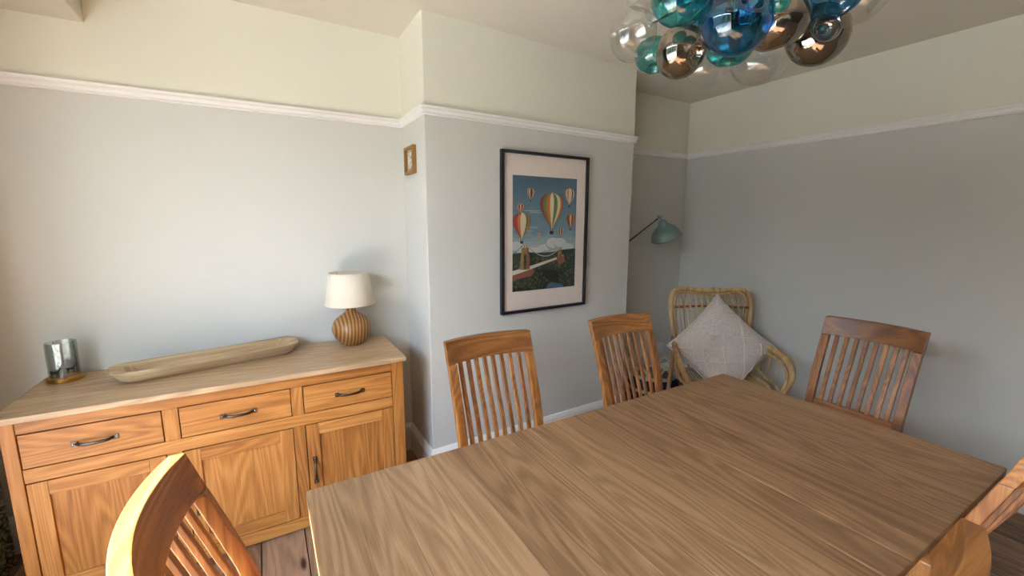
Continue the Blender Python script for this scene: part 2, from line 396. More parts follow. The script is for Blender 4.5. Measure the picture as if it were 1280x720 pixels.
for sx_ in (-1, 1):
    MB().box(sx_*.872-.011, TY0-oy+ap+.045, TZ-.118, sx_*.872+.011, TY1-oy-ap-.045, TZ-.030).build('apron', M['oakY'], tb, bevel=.002)
    for sy in (-1, 1):
        cx_, cy_ = sx_*.862, sy*(.475-ap-.036)
        MB().add([(cx_+a*w_, cy_+b*w_, z) for z, w_ in ((0, .030), (TZ-.13, .042), (TZ-.029, .042)) for a, b in ((-1, -1), (1, -1), (1, 1), (-1, 1))],
                 [(0, 3, 2, 1), (8, 9, 10, 11)]+[(j*4+k, j*4+(k+1) % 4, j*4+4+(k+1) % 4, j*4+4+k) for j in (0, 1) for k in range(4)]).build('leg', M['oakZ'], tb, bevel=.003)

# ---------------------------------------------------------------- dining chairs
BW = .215   # half width of the back
def backy(z):
    pts = [(0, .262), (.2, .222), (.42, .205), (.5, .210), (.6, .226), (.7, .252), (.8, .285), (.9, .320), (1.0, .356)]
    for (a, ya), (b, yb) in zip(pts, pts[1:]):
        if z <= b: t = (z-a)/(b-a); return ya+(yb-ya)*t
    return pts[-1][1]
def bow(x): return .040*(1-(x/BW)**2)
def bent_strip(xf, z0, z1, hw, th, n=10, bowed=True, arc=0):
    """upright strip following the back curve. xf(z) centre"""
    mb = MB(); vs = []
    for i in range(n+1):
        z = z0+(z1-z0)*i/n; xc = xf(z); yy = backy(z)+(bow(xc) if bowed else 0)*min(1, (z-.42)/.35 if z > .42 else 0)
        for a, b in ((-1, -1), (1, -1), (1, 1), (-1, 1)): vs.append((xc+a*hw, yy+b*th, z))
    fs = [(0, 3, 2, 1), tuple(n*4+k for k in range(4))]+[(j*4+k, j*4+(k+1) % 4, j*4+4+(k+1) % 4, j*4+4+k) for j in range(n) for k in range(4)]
    return mb.add(vs, fs)
def make_chair():
    r = root('dining_chair', (0, 0, 0))
    def xs(s): return lambda z: s*(BW-.019-.012*max(0, (1.0-z)))
    for s in (-1, 1):
        bent_strip(xs(s), 0, .905, .019, .0145, 18, bowed=False).build('rear_leg', M['chairZ'], r, bevel=.003)
        MB().add([(s*.198+a*w_, -.196+b*w_, z) for z, w_ in ((0, .015), (.30, .020), (.445, .020)) for a, b in ((-1, -1), (1, -1), (1, 1), (-1, 1))],
                 [(0, 3, 2, 1), (8, 9, 10, 11)]+[(j*4+k, j*4+(k+1) % 4, j*4+4+(k+1) % 4, j*4+4+k) for j in (0, 1) for k in range(4)]).build('front_leg', M['chairZ'], r, bevel=.003)
        MB().box(s*.198-.010, -.174, .385, s*.198+.010, .188, .443).build('seat_rail', M['chairY'], r, bevel=.002)
        MB().box(s*.196-.009, -.178, .20, s*.196+.009, .205, .225).build('stretcher', M['chairY'], r, bevel=.002)
    MB().box(-.176, -.206, .385, .176, -.186, .443).build('seat_rail', M['chairX'], r, bevel=.002)
    MB().box(-.176, .196, .385, .176, .214, .443).build('seat_rail', M['chairX'], r, bevel=.002)
    # dished wooden seat
    mb = MB(); N = 14; vs = []
    for j in range(N+1):
        for i in range(N+1):
            u, v = i/N*2-1, j/N*2-1
            hw = .228-.016*(v+1)/2
            vs.append((u*hw, -.222+.41*j/N, .466-.009*(1-u*u)*(1-v*v)))
    nn = (N+1)**2
    vs += [(x_, y_, .444) for x_, y_, z_ in vs]
    fs = []
    for j in range(N):
        for i in range(N):
            a = j*(N+1)+i; fs.append((a, a+1, a+N+2, a+N+1)); fs.append((nn+a, nn+a+N+1, nn+a+N+2, nn+a+1))
    ring = [i for i in range(N+1)]+[j*(N+1)+N for j in range(1, N+1)]+[N*(N+1)+i for i in range(N-1, -1, -1)]+[j*(N+1) for j in range(N-1, 0, -1)]
    fs += [(ring[k], nn+ring[k], nn+ring[(k+1) % len(ring)], ring[(k+1) % len(ring)]) for k in range(len(ring))]
    mb.add(vs, fs).build('seat', M['chairY'], r, bevel=.004)
    # curved top and lower rails, thick at the crown
    for nm, z0, z1, th, hwid in (('top_rail', .905, 1.0, .0150, BW), ('lower_rail', .515, .560, .011, BW-.040)):
        mb = MB(); n = 16; vs = []
        for i in range(n+1):
            xx = -hwid+2*hwid*i/n
            for z, t_ in ((z0, -1), (z0, 1), (z1, 1), (z1, -1)):
                vs.append((xx, backy(z)+bow(xx)*min(1, (z-.42)/.35)+t_*th*(1 if nm != 'top_rail' else .9+.15*(z-z0)/.095), z))
        fs = [(0, 1, 2, 3), (n*4+3, n*4+2, n*4+1, n*4)]+[(j*4+k, j*4+4+k, j*4+4+(k+1) % 4, j*4+(k+1) % 4) for j in range(n) for k in range(4)]
        mb.add(vs, fs).build(nm, M['chairX'], r, bevel=.003)
    for k in range(8):
        x0 = (-1+2*(k+1)/9)*(BW-.022)
        bent_strip(lambda z, x0=x0: x0*(1-.10*max(0, 1.0-z)), .552, .912, .0095, .0065, 10).build('slat', M['chairZ'], r, bevel=.0015, seg=1)
    return r
proto = make_chair()
chairs = [
    ((.860, 1.334, 0), 0, 'oak slat-back chair at the table below the balloon picture, nearer the sideboard'),
    ((1.663, 1.328, 0), 0, 'oak slat-back chair against the table next to the alcove, in front of the rattan armchair'),
    ((2.335, .921, 0), -PI/2, 'oak slat-back chair at the far right end of the table, against the bare wall'),
    ((.155, .930, 0), PI/2, 'oak slat-back chair nearest the sideboard, its curved top rail in bright sunlight'),
    ((.826, .535, 0), PI, 'oak chair at the near side of the table, only its rail end showing'),
    ((1.685, .535, 0), PI, 'oak chair at the bottom right corner, top rail cut by the right edge'),
]
for i, (loc, rz, lab) in enumerate(chairs):
    c = proto if i == 0 else copytree(proto)
    c.location = loc; c.rotation_euler = (0, 0, rz); tag(c, lab, 'chair', 'oak slat-back chairs around the table')

# ---------------------------------------------------------------- sideboard
SF, SBk = 2.160, 2.632
sb = root('sideboard', (-.14, 2.40, 0), 0, 'golden oak sideboard with three drawers and three doors along the left alcove wall', 'sideboard')
def SB(x0, y0, z0, x1, y1, z1): return MB().box(x0+.14, y0-2.40, z0, x1+.14, y1-2.40, z1)
SB(-.887, 2.138, .790, .606, 2.645, .815).build('top', M['sbtop'], sb, bevel=.004)
for a, b, nm in ((-.870, -.830, 'post'), (.533, .592, 'post')):
    SB(a, SF, 0, b, SF+.04, .790).build(nm, M['oakZ'], sb, bevel=.002)
for a, b in ((-.870, -.830), (.552, .592)):
    SB(a, SBk-.04, 0, b, SBk, .790).build('post', M['oakZ'], sb, bevel=.002)
    mid = a if a < 0 else b-.018
    SB(mid+.002, SF+.04, .06, mid+.016, SBk-.04, .790).build('side_panel', M['oakZ'], sb)
SB(-.828, SF+.001, .742, .531, SF+.03, .790).build('upper_rail', M['oakX'], sb, bevel=.001)
SB(-.828, SF+.001, .547, .531, SF+.03, .601).build('middle_rail', M['oakX'], sb, bevel=.001)
SB(-.828, SF+.001, .012, .531, SF+.03, .070).build('bottom_rail', M['oakX'], sb, bevel=.001)
for a, b in ((-.411, -.359), (.062, .111)): SB(a, SF+.001, .602, b, SF+.03, .741).build('divider', M['oakZ'], sb, bevel=.001)
for a, b in ((-.411, -.359), (.062, .111)): SB(a, SF+.001, .071, b, SF+.03, .546).build('divider', M['oakZ'], sb, bevel=.001)
SB(-.828, SF+.045, .05, .531, SBk-.01, .07).build('bottom_panel', M['oakX'], sb)
SB(-.828, SBk-.012, .06, .531, SBk-.004, .79).build('back_panel', M['dark'], sb)
SB(-.825, SF+.035, .075, .531, SF+.040, .785).build('inner_panel', M['dark'], sb)
def handle(cx, cz, vertical, parent):
    L = .064; pts = [(-L+.010, -.004), (-L+.018, -.012), (-L*.55, -.022), (0, -.027), (L*.55, -.022), (L-.018, -.012), (L-.010, -.004)]
    def q(a, y): return (cx+.14, SF-2.40+y, cz+a) if vertical else (cx+.14+a, SF-2.40+y, cz)
    mb = MB().tube(smoothpath([q(a, y) for a, y in pts], 4), .0062, 8, flat=1)
    for s in (-1, 1):
        a0, a1 = sorted((s*(L-.014), s*(L+.006)))
        if vertical: mb.box(cx+.14-.010, SF-2.40-.005, cz+a0, cx+.14+.010, SF-2.40+.0005, cz+a1)
        else: mb.box(cx+.14+a0, SF-2.40-.005, cz-.010, cx+.14+a1, SF-2.40+.0005, cz+.010)
    h = tag(mb.build('handle', M['pewter'], parent, smooth=False, bevel=.001), 'dark hammered metal bow handle')
    mb = MB()
    for s in (-1, 1):
        a = s*(L-.001); mt = Matrix.Rotation(PI/2, 3, 'X')
        mb.lathe([(.0032, 0), (.0028, .0015), (.001, .0022)], 10, q(a, -.005), mat=mt)
    return h, mb
def sb_handle(cx, cz, vertical, parent):
    h, mb = handle(cx, cz, vertical, parent)
    # bright screw heads belong to the handle mesh
    me = h.data; bm = bmesh.new(); bm.from_mesh(me)
    me.materials.append(M['steel'])
    vs = [bm.verts.new(v) for v in mb.v]
    for f in mb.f:
        try: bm.faces.new([vs[i] for i in f]).material_index = 1
        except ValueError: pass
    bm.to_mesh(me); bm.free()
for a, b in ((-.826, -.415), (-.355, .059), (.115, .529)):
    d = SB(a, SF, .606, b, SF+.022, .737).build('drawer', M['oakX'], sb, bevel=.0015)
    sb_handle((a+b)/2, .668, False, d)
for a, b, hx in ((-.826, -.415, None), (-.355, .059, None), (.115, .529, .143)):
    sw = .056; z0, z1 = .075, .542
    d = SB(a+sw-.004, SF+.010, z0+sw-.004, b-sw+.004, SF+.018, z1-sw+.004).build('door', M['oakZ'], sb)
    SB(a, SF, z0, a+sw, SF+.022, z1).build('stile', M['oakZ'], d, bevel=.0012)
    SB(b-sw, SF, z0, b, SF+.022, z1).build('stile', M['oakZ'], d, bevel=.0012)
    SB(a+sw+.0005, SF, z1-sw, b-sw-.0005, SF+.022, z1).build('rail', M['oakX'], d, bevel=.0012)
    SB(a+sw+.0005, SF, z0, b-sw-.0005, SF+.022, z0+sw).build('rail', M['oakX'], d, bevel=.0012)
    if hx: sb_handle(hx, .305, True, d)
    elif a < -.5: sb_handle(b-.028, .305, True, d)
    else: sb_handle(a+.028, .305, True, d)

# ---------------------------------------------------------------- things on the sideboard
ST = .8153
lp = root('table_lamp', (.407, 2.525, ST), 0, 'small table lamp with striped round wooden base and cream linen shade on the sideboard', 'lamp')
prof = [(.052, 0), (.056, .004), (.072, .020), (.092, .045), (.104, .072), (.107, .095), (.103, .118), (.090, .142), (.068, .162), (.046, .176), (.032, .188), (.027, .200), (.026, .216), (.028, .222)]
MB().lathe(prof, 48).build('base', M['zebra'], lp, smooth=True)
MB().lathe([(.006, .222), (.006, .262)], 12).build('stem', M['brass'], lp, smooth=True)
# shade: thin truncated cone, open both ends
mb = MB(); mb.lathe([(.132, .232), (.1330, .2325), (.1065, .4115), (.1055, .412), (.1305, .233), (.132, .232)], 56, cap=False)
sh = mb.build('lamp_shade', M['shade'], lp, smooth=True)
for zz, rr in ((.2345, .1328), (.410, .1066)): 
    MB().tube([(rr*math.cos(2*PI*k/48), rr*math.sin(2*PI*k/48), zz) for k in range(48)], .0016, 6, closed=True).build('rim', M['shade'], sh, smooth=True)
mb = MB()
for k in range(3):
    a = 2*PI*k/3; mb.tube([(0, 0, .262), (.1058*math.cos(a), .1058*math.sin(a), .405)], .0012, 5)
mb.build('shade_carrier', M['brass'], lp)
MB().lathe([(.013, .250), (.014, .275), (.028, .305), (.030, .325), (.018, .350), (.003, .356)], 20).build('bulb', M['white'], lp, smooth=True)

# long carved dough bowl
tr = root('dough_bowl', (-.245, 2.475, ST), math.radians(12.5), 'long shallow hand-carved pale wooden trough lying along the sideboard top', 'tray')
def stadium(L, W, n=10, facet=0):
    pts = []
    for s, a0 in ((1, -PI/2), (-1, PI/2)):
        for k in range(n+1):
            a = a0+PI*k/n
            ca, sa = math.cos(a), math.sin(a)
            e = .72
            pts.append((s*0+ (L-W*.75)*s + W*.75*math.copysign(abs(ca)**e, ca), W*math.copysign(abs(sa)**e, sa)))
    return pts
rings = [(.320, .060, 0), (.352, .079, .016), (.375, .094, .038), (.380, .098, .050), (.376, .095, .0535), (.345, .078, .053), (.330, .070, .046), (.305, .056, .022), (.270, .042, .014)]
vs = []; N = 22; rr = random.Random(3)
for L, W, z in rings:
    st = stadium(L, W)
    for (a, b) in st:
        j = rr.uniform(-.0022, .0022); vs.append((a+j, b+rr.uniform(-.0016, .0016), z+(abs(a)/.38)**3*.010*(z > .03)+rr.uniform(-.0008, .0008)*(z > 0)))
fs = [tuple(range(N))[::-1]]
for i in range(len(rings)-1):
    for k in range(N): fs.append((i*N+k, i*N+(k+1) % N, (i+1)*N+(k+1) % N, (i+1)*N+k))
fs.append(tuple(range((len(rings)-1)*N, len(rings)*N)))
MB().add(vs, fs).build('trough', M['tray'], tr, smooth=False)

# glass hurricane with deer
ch = root('candle_holder', (-.797, 2.560, ST), 0, 'clear glass candle holder with deer print and gold base on the sideboard', 'candle holder')
MB().lathe([(.058, 0), (.062, .003), (.062, .017), (.058, .020), (.050, .020), (.048, .016)], 48).build('base', M['brass'], ch, smooth=False, bevel=.001)
M['hglass'] = thin_glass('hurricane glass', (.86, .87, .86), gloss=.5, base=.03)
GR, GH = .051, .172
MB().lathe([(GR, .0205), (GR, GH), (GR-.002, GH+.001), (GR-.004, GH), (GR-.004, .0205)], 14, cap=False).build('glass_cylinder', M['hglass'], ch)
M['print'] = plain('black printed silhouette', (22, 18, 16), .6); M['printgrey'] = plain('grey printed tree', (120, 112, 102), .7)
def wrap(poly, a0, mb, r=GR+.0008):
    vs = [(r*math.sin(a0+u/r), -r*math.cos(a0+u/r), v) for u, v in poly]
    mb.add(vs, [tuple(range(len(vs)))])
def deer(a0, s, z, mb, flip=1):
    P = [[(-12, 14), (8, 13), (12, 18), (10, 23), (0, 22), (-12, 24), (-15, 19)], [(6, 18), (14, 30), (17, 30), (12, 18)], [(13, 29), (15, 34), (21, 31), (20, 29)],
         [(-14, 20), (-11, 14), (-13, 7), (-12, 0), (-10, 0), (-10.5, 7), (-7, 15)], [(-9, 16), (-8, 8), (-8.5, 0), (-6.5, 0), (-6, 8), (-4, 16)],
         [(4, 15), (5, 8), (4.5, 0), (6.5, 0), (7, 8), (8, 16)], [(8, 16), (10, 9), (9, 0), (11, 0), (12, 9), (12, 18)],
         [(15, 33), (12, 40), (13, 40), (16, 34)], [(16, 33), (19, 41), (20, 41), (17, 33)], [(13, 37), (9, 40), (9.5, 41), (13.5, 38)], [(18, 38), (22, 41), (22.5, 40), (18, 36.5)]]
    for p in P: wrap([(u*flip*s, z+v*s) for u, v in p], a0, mb)
mb = MB(); deer(math.radians(-22), .00135, .024, mb); deer(math.radians(38), .00105, .038, mb); mb.build('deer_print', M['print'], ch, fix=False)
mb = MB()
for a0, w_ in ((.26, 5.2), (-1.3, 3.4), (1.3, 4.0), (2.6, 4.4), (-2.4, 3.8)):
    for k in range(6):
        z0, z1 = .022+k*.024, .022+(k+1)*.024
        wrap([(-w_*.0011*(1-k*.08), z0), (w_*.0011*(1-k*.08), z0), (w_*.0010*(1-k*.1), z1), (-w_*.0010*(1-k*.1), z1)], a0, mb)
    for k in range(5):
        z = .075+k*.014; d = 1 if k % 2 else -1
        wrap([(0, z), (0, z+.003), (d*.016, z+.020), (d*.017, z+.019)], a0, mb)
mb.build('tree_print', M['printgrey'], ch, fix=False)

# ---------------------------------------------------------------- pictures
fa = math.atan2(D2-D1, X2-X1)
px0, px1, pz0, pz1 = 1.238, 1.913, .942, 1.928
pcx = (px0+px1)/2; W2, H2 = (px1-px0)/2, (pz1-pz0)/2
pr = root('framed_print', (pcx, D1+math.tan(fa)*(pcx-X1)-.001, pz0), fa, 'large dark-framed print of hot-air balloons over a suspension bridge on the chimney breast', 'picture')
def frame(W, H, b, depth, mat, parent, z0=0):
    for nm, q in (('rail', (-W, -W, 0)), ):
        pass
    y0, y1 = -depth, 0
    def side(pts):
        return MB().add([(x_, y_, z_) for y_ in (y0, y1) for x_, z_ in pts], [(0, 1, 2, 3), (7, 6, 5, 4)]+[(k, 4+k, 4+(k+1) % 4, (k+1) % 4) for k in range(4)])
    H_ = 2*H
    for p in ([(-W, 0), (W, 0), (W-b, b), (-W+b, b)], [(W, 0), (W, H_), (W-b, H_-b), (W-b, b)], [(W, H_), (-W, H_), (-W+b, H_-b), (W-b, H_-b)], [(-W, H_), (-W, 0), (-W+b, b), (-W+b, H_-b)]):
        side(p).build('frame_side', mat, parent, bevel=.001)
frame(W2, H2, .017, .028, M['frame'], pr)
MB().box(-W2+.014, -.010, .014, W2-.014, -.004, 2*H2-.014).build('mount', M['mat'], pr)
MB().box(-W2+.015, -.0235, .015, W2-.015, -.0220, 2*H2-.015).build('glass', thin_glass('picture glass', (.98, .98, .97), gloss=.6, base=0), pr)
# the print: flat coloured shapes
U0, U1, V0, V1 = 1.322-pcx, 1.822-pcx, 1.077-pz0, 1.787-pz0
def skymat():
    m, n, l, p = newmat('printed sky'); t = n.new('ShaderNodeTexCoord'); s = n.new('ShaderNodeSeparateXYZ'); l.new(t.outputs['Object'], s.inputs[0])
    mr = n.new('ShaderNodeMapRange'); mr.inputs[1].default_value = V0+.2; mr.inputs[2].default_value = V1; l.new(s.outputs[2], mr.inputs[0])
    z = n.new('ShaderNodeTexNoise'); z.inputs['Scale'].default_value = 9; z.inputs['Detail'].default_value = 3
    mp = n.new('ShaderNodeMapping'); mp.inputs['Scale'].default_value = (1, 1, 5); l.new(t.outputs['Object'], mp.inputs[0]); l.new(mp.outputs[0], z.inputs['Vector'])
    a = math_node(n, 'MULTIPLY_ADD', b=.35); a.inputs[2].default_value = -.17; l.new(z.outputs[0], a.inputs[0])
    b = math_node(n, 'ADD'); l.new(mr.outputs[0], b.inputs[0]); l.new(a.outputs[0], b.inputs[1])
    rp = n.new('ShaderNodeValToRGB'); l.new(b.outputs[0], rp.inputs[0]); e = rp.color_ramp.elements
    e[0].color = s2l((190, 200, 200)); e[1].color = s2l((66, 102, 130)); e[0].position = 0; q = e.new(.35); q.color = s2l((112, 146, 164))
    l.new(rp.outputs[0], p.inputs['Base Color']); p.inputs['Roughness'].default_value = .7; return m
def foliage():
    m, n, l, p = newmat('printed trees'); t = n.new('ShaderNodeTexCoord')
    z = n.new('ShaderNodeTexVoronoi'); z.inputs['Scale'].default_value = 42; l.new(t.outputs['Object'], z.inputs['Vector'])
    rp = n.new('ShaderNodeValToRGB'); l.new(z.outputs[0], rp.inputs[0]); e = rp.color_ramp.elements
    e[0].position = .05; e[0].color = s2l((104, 116, 62)); e[1].position = .62; e[1].color = s2l((20, 34, 26)); q = e.new(.3); q.color = s2l((54, 72, 42))
    l.new(rp.outputs[0], p.inputs['Base Color']); p.inputs['Roughness'].default_value = .7; return m
cols = [skymat(), plain('printed cloud', (196, 204, 204), .8), foliage(), plain('printed stone', (150, 118, 74), .8), plain('printed brick', (140, 78, 52), .8),
        plain('printed pale deck', (206, 198, 184), .8), plain('printed red', (168, 48, 36), .8), plain('printed orange', (206, 122, 52), .8),
        plain('printed cream', (222, 208, 176), .8), plain('printed green', (92, 124, 70), .8), plain('printed maroon', (104, 34, 36), .8), plain('printed ink', (26, 26, 30), .8),
        plain('printed river', (70, 102, 140), .8), plain('printed dark trees', (28, 44, 34), .8), plain('printed cloud shade', (150, 170, 180), .8)]
pm = MB(); LAY = [0]
def uv(u, v, k): return (U0+(U1-U0)*u, -.0104-.00012*k, V1-(V1-V0)*v)
def flat(c, pts):
    LAY[0] += 1; pm.cur = c; k = LAY[0]
    pts = [(min(1, max(0, u)), min(1, max(0, v))) for u, v in pts]
    pm.add([uv(u, v, k*.35) for u, v in pts], [tuple(range(len(pts)))[::-1]])
flat(0, [(0, 0), (1, 0), (1, 1), (0, 1)])
AR = .5/.71
def blob(cx, cy, rx, ry, n=20): return [(cx+rx*math.cos(2*PI*k/n), cy+ry*math.sin(2*PI*k/n)) for k in range(n)]
for cx, cy, rx, ry in ((.05, .60, .10, .05), (.16, .63, .14, .04), (.5, .62, .12, .035), (.62, .58, .11, .055), (.74, .58, .10, .05), (.85, .62, .13, .04), (.36, .64, .14, .03)): flat(14, blob(cx, cy+.012, rx, ry)); flat(1, blob(cx, cy, rx*.95, ry*.85))
for cx, cy, rx in ((.28, .295, .13), (.34, .31, .10), (.30, .44, .08), (.22, .47, .1)): flat(14, blob(cx, cy, rx, .006))
flat(13, [(0, .665), (.2, .655), (.4, .665), (.6, .665), (.8, .645), (1, .64), (1, .8), (0, .8)])
flat(2, [(0, .70), (.25, .70), (.45, .69), (.62, .68), (.8, .665), (1, .66), (1, 1), (0, 1)])
flat(13, [(.42, .76), (.62, .79), (.72, .86), (.66, .94), (.5, .9), (.44, .83)])
flat(12, [(.52, 1), (.56, .95), (.64, .945), (.80, .975), (.80, 1)])
flat(5, [(0, .815), (.3, .775), (.8, .695), (.8, .712), (.3, .805), (0, .855)])
flat(4, [(0, .855), (.3, .805), (.34, .83), (.28, .87), (.0, .90)])
def tower(u0, u1, v0, v1, cap, tp=.02):
    flat(3, [(u0+tp, v0), (u1-tp, v0), (u1, v1), (u0, v1)])
    flat(4, [((u0+u1)/2+tp, v0), (u1-tp, v0), (u1, v1), ((u0+u1)/2+tp*1.3, v1)])
    w_ = u1-u0
    flat(2, [(u0+w_*.36, v1), (u0+w_*.38, v0+.07), (u0+w_*.5, v0+.045), (u0+w_*.62, v0+.07), (u0+w_*.64, v1)])
    flat(5, [(u0, v0-.022), (u1, v0-.022), (u1, v0), (u0, v0)])
    for k in range(cap): a = u0+w_*(k+.4)/cap; flat(11, [(a, v0-.019), (a+w_*.4/cap, v0-.019), (a+w_*.4/cap, v0-.004), (a, v0-.004)])
tower(.11, .26, .615, .81, 4, .022); tower(.70, .775, .64, .72, 3, .008); flat(4, [(.68, .715), (.81, .70), (.83, .76), (.72, .79)])
def line(u0, v0, u1, v1, th, c, sag=0, n=10):
    a = [(u0+(u1-u0)*k/n, v0+(v1-v0)*k/n+sag*4*(k/n)*(1-k/n)) for k in range(n+1)]
    for p, q in zip(a, a[1:]): flat(c, [(p[0], p[1]-th), (q[0], q[1]-th), (q[0], q[1]+th), (p[0], p[1]+th)])
line(.24, .605, .715, .64, .003, 5, .075); line(.24, .612, .715, .65, .002, 11, .075); line(.12, .61, 0, .675, .003, 11)
for k in range(9): u = .30+k*.045; vtop = .61+.003*k+.075*4*((u-.24)/.475)*(1-(u-.24)/.475); line(u, vtop, u, .775-(u-.3)*.15, .001, 5, n=1)
def balloon(u, v, w_, pal):
    h = w_*AR; n = 9
    def prof_(t): # t 0 top..1 mouth
        return math.sin(min(1, t*1.02)**.62*PI)**.8*.5*w_ if t < .97 else .05*w_
    ts = [i/14 for i in range(15)]
    for k in range(n):
        a0, a1 = -PI/2+PI*k/n, -PI/2+PI*(k+1)/n
        L_ = [(u+prof_(t)*math.sin(a0), v-h*.55+h*1.25*t) for t in ts]; R_ = [(u+prof_(t)*math.sin(a1), v-h*.55+h*1.25*t) for t in ts]
        flat(pal[k % len(pal)], L_+R_[::-1])
    flat(11, [(u-.09*w_, v+h*.80), (u+.09*w_, v+h*.80), (u+.075*w_, v+h*.92), (u-.075*w_, v+h*.92)])
    flat(11, [(u-.07*w_, v+h*.70), (u-.05*w_, v+h*.70), (u-.03*w_, v+h*.8), (u-.05*w_, v+h*.8)])
    flat(11, [(u+.07*w_, v+h*.70), (u+.05*w_, v+h*.70), (u+.03*w_, v+h*.8), (u+.05*w_, v+h*.8)])
balloon(.59, .27, .36, (10, 6, 9, 7, 8, 9, 8, 7, 6)); balloon(.13, .41, .26, (10, 6, 6, 7, 8, 8, 9, 7, 10)); balloon(.26, .145, .115, (10, 8, 6, 8, 10)); balloon(.11, .27, .095, (6, 8, 6))
balloon(.87, .15, .165, (8, 10, 8, 7, 8)); balloon(.90, .375, .145, (10, 7, 10, 7, 8)); balloon(.73, .48, .085, (10, 8, 6)); balloon(.39, .505, .06, (10, 8))
pm.build('print', cols, pr, fix=False)

sp = root('small_picture', (X1+.001, 2.492, 1.779), -PI/2, 'tiny gilt-framed picture on the side of the chimney breast', 'picture')
frame(.083, .0765, .016, .024, M['giltframe'], sp)
MB().box(-.070, -.008, .013, .070, -.003, .140).build('mount', plain('tan card mount', (176, 150, 120), .9), sp)
def sketchmat():
    m, n, l, p = newmat('faded sketch'); t = n.new('ShaderNodeTexCoord'); z = n.new('ShaderNodeTexNoise'); z.inputs['Scale'].default_value = 45; z.inputs['Detail'].default_value = 5
    l.new(t.outputs['Object'], z.inputs['Vector']); rp = n.new('ShaderNodeValToRGB'); l.new(z.outputs[0], rp.inputs[0]); e = rp.color_ramp.elements
    e[0].position = .38; e[0].color = s2l((120, 124, 120)); e[1].position = .56; e[1].color = s2l((216, 216, 208)); l.new(rp.outputs[0], p.inputs['Base Color']); p.inputs['Roughness'].default_value = .9; return m
MB().box(-.042, -.0095, .034, .042, -.008, .122).build('sketch', sketchmat(), sp)

# ---------------------------------------------------------------- wall lamp behind the chimney breast
wl = root('wall_lamp', (X2, 2.50, 1.22), 0, 'sage green metal lamp on a long thin arm reaching out from behind the chimney breast', 'lamp')
J = Vector((2.868-X2, 0, 1.5475-1.22))
A0 = Vector((.045, 0, .06))
MB().lathe([(.045, 0), (.045, .008), (.02, .014), (.014, .05)], 24, mat=Matrix.Rotation(PI/2, 3, 'Y')).build('wall_plate', M['black'], wl, smooth=True)
MB().tube([(.045, 0, -.005), A0], .008, 10).build('bracket', M['black'], wl, smooth=True)
MB().tube([A0, J+(A0-J).normalized()*.035], .0052, 10).build('arm', M['black'], wl, smooth=True)
MB().tube([J+(A0-J).normalized()*.040, J+(A0-J).normalized()*.008], .010, 12).build('collar', M['steel'], wl, smooth=True)
MB().tube([J+Vector((0, -.012, .006)), J+Vector((0, .012, .006))], .013, 14).tube([J+Vector((.012, 0, .002)), J+Vector((.026, 0, -.026))], .006, 8).build('joint', M['steel'], wl, smooth=True)
ax = Vector((-.46, .02, 1)).normalized()
qm = Vector((0, 0, 1)).rotation_difference(ax).to_matrix()
apex = J+Vector((.024, 0, -.022))
pf = [(.010, 0), (.024, -.006), (.033, -.020), (.036, -.042), (.046, -.056), (.066, -.070), (.090, -.094), (.108, -.125), (.118, -.160), (.121, -.172), (.1195, -.172), (.116, -.158), (.105, -.124), (.087, -.095), (.062, -.073), (.030, -.050)]
pf = [(r_*1.06, z_*.94) for r_, z_ in pf]
MB().lathe(pf, 40, apex, mat=qm).build('lamp_shade', M['sage'], wl, smooth=True)
MB().lathe([(.012, -.05), (.018, -.07), (.028, -.10), (.026, -.125), (.004, -.138)], 16, apex, mat=qm).build('bulb', M['white'], wl, smooth=True)

# double socket
so = root('wall_socket', (3.12, YB, .300), 0, 'white double socket plate low on the right alcove wall', 'socket')
MB().box(-.073, -.009, 0, .073, 0, .086).build('plate', M['white'], so, bevel=.004)
for s in (-1, 1):
    MB().box(s*.035-.006, -.0125, .058, s*.035+.006, -.009, .076).build('switch', M['white'], so, bevel=.001)
    MB().box(s*.036-.002, -.0096, .036, s*.036+.002, -.0088, .044).box(s*.036-.013, -.0096, .022, s*.036-.006, -.0088, .026).box(s*.036+.006, -.0096, .022, s*.036+.013, -.0088, .026).build('pin_holes', M['print'], so)

# ---------------------------------------------------------------- rattan armchair
rc = root('rattan_armchair', (2.78, 1.80, 0), math.radians(-34), 'honey rattan armchair with looped cane back standing in the right alcove corner', 'armchair')
half = [(.235, .165, .40), (.262, .205, .60), (.292, .250, .80), (.297, .268, .91), (.272, .282, .985), (.215, .286, 1.003), (.10, .283, .996), (0, .280, .992)]
bk = smoothpath(half+[(-x_, y_, z_) for x_, y_, z_ in half[::-1][1:]], 6)
MB().tube(bk, .0165, 10).build('back_frame', M['cane'], rc, smooth=True)
inner = [(x_*.90, y_-.006, .40+(z_-.40)*.955) for x_, y_, z_ in half]
bk2 = smoothpath(inner+[(-x_, y_, z_) for x_, y_, z_ in inner[::-1][1:]], 6)
MB().tube(bk2, .009, 8).build('inner_back_frame', M['cane'], rc, smooth=True)
MB().tube(smoothpath([(-.275, .250, .865), (0, .262, .878), (.275, .250, .870)], 6), .010, 8).build('cross_rail', M['canedark'], rc, smooth=True)
NS = 11
for k in range(NS):
    t = -1+2*(k+.5)/NS
    for s in (-1, 1):
        xt = t*.245; d = .018*s
        pts = [(xt, .282, .990), (xt+d*.35, .276, .960), (xt+d*.95, .262, .91), (xt+d*1.0, .246, .875), (t*.215+d*.6, .215, .66), (t*.180+d*.2, .165, .42)]
        MB().tube(smoothpath(pts, 4), .0042, 6).build('cane_spindle', M['cane'], rc, smooth=True)
for k in range(NS+1):
    t = -1+2*k/NS; MB().tube([(t*.245-.006, .283, .995), (t*.245+.006, .283, .995)], .0215 if abs(t) < .9 else .020, 10).build('binding', M['cane'], rc, smooth=True)
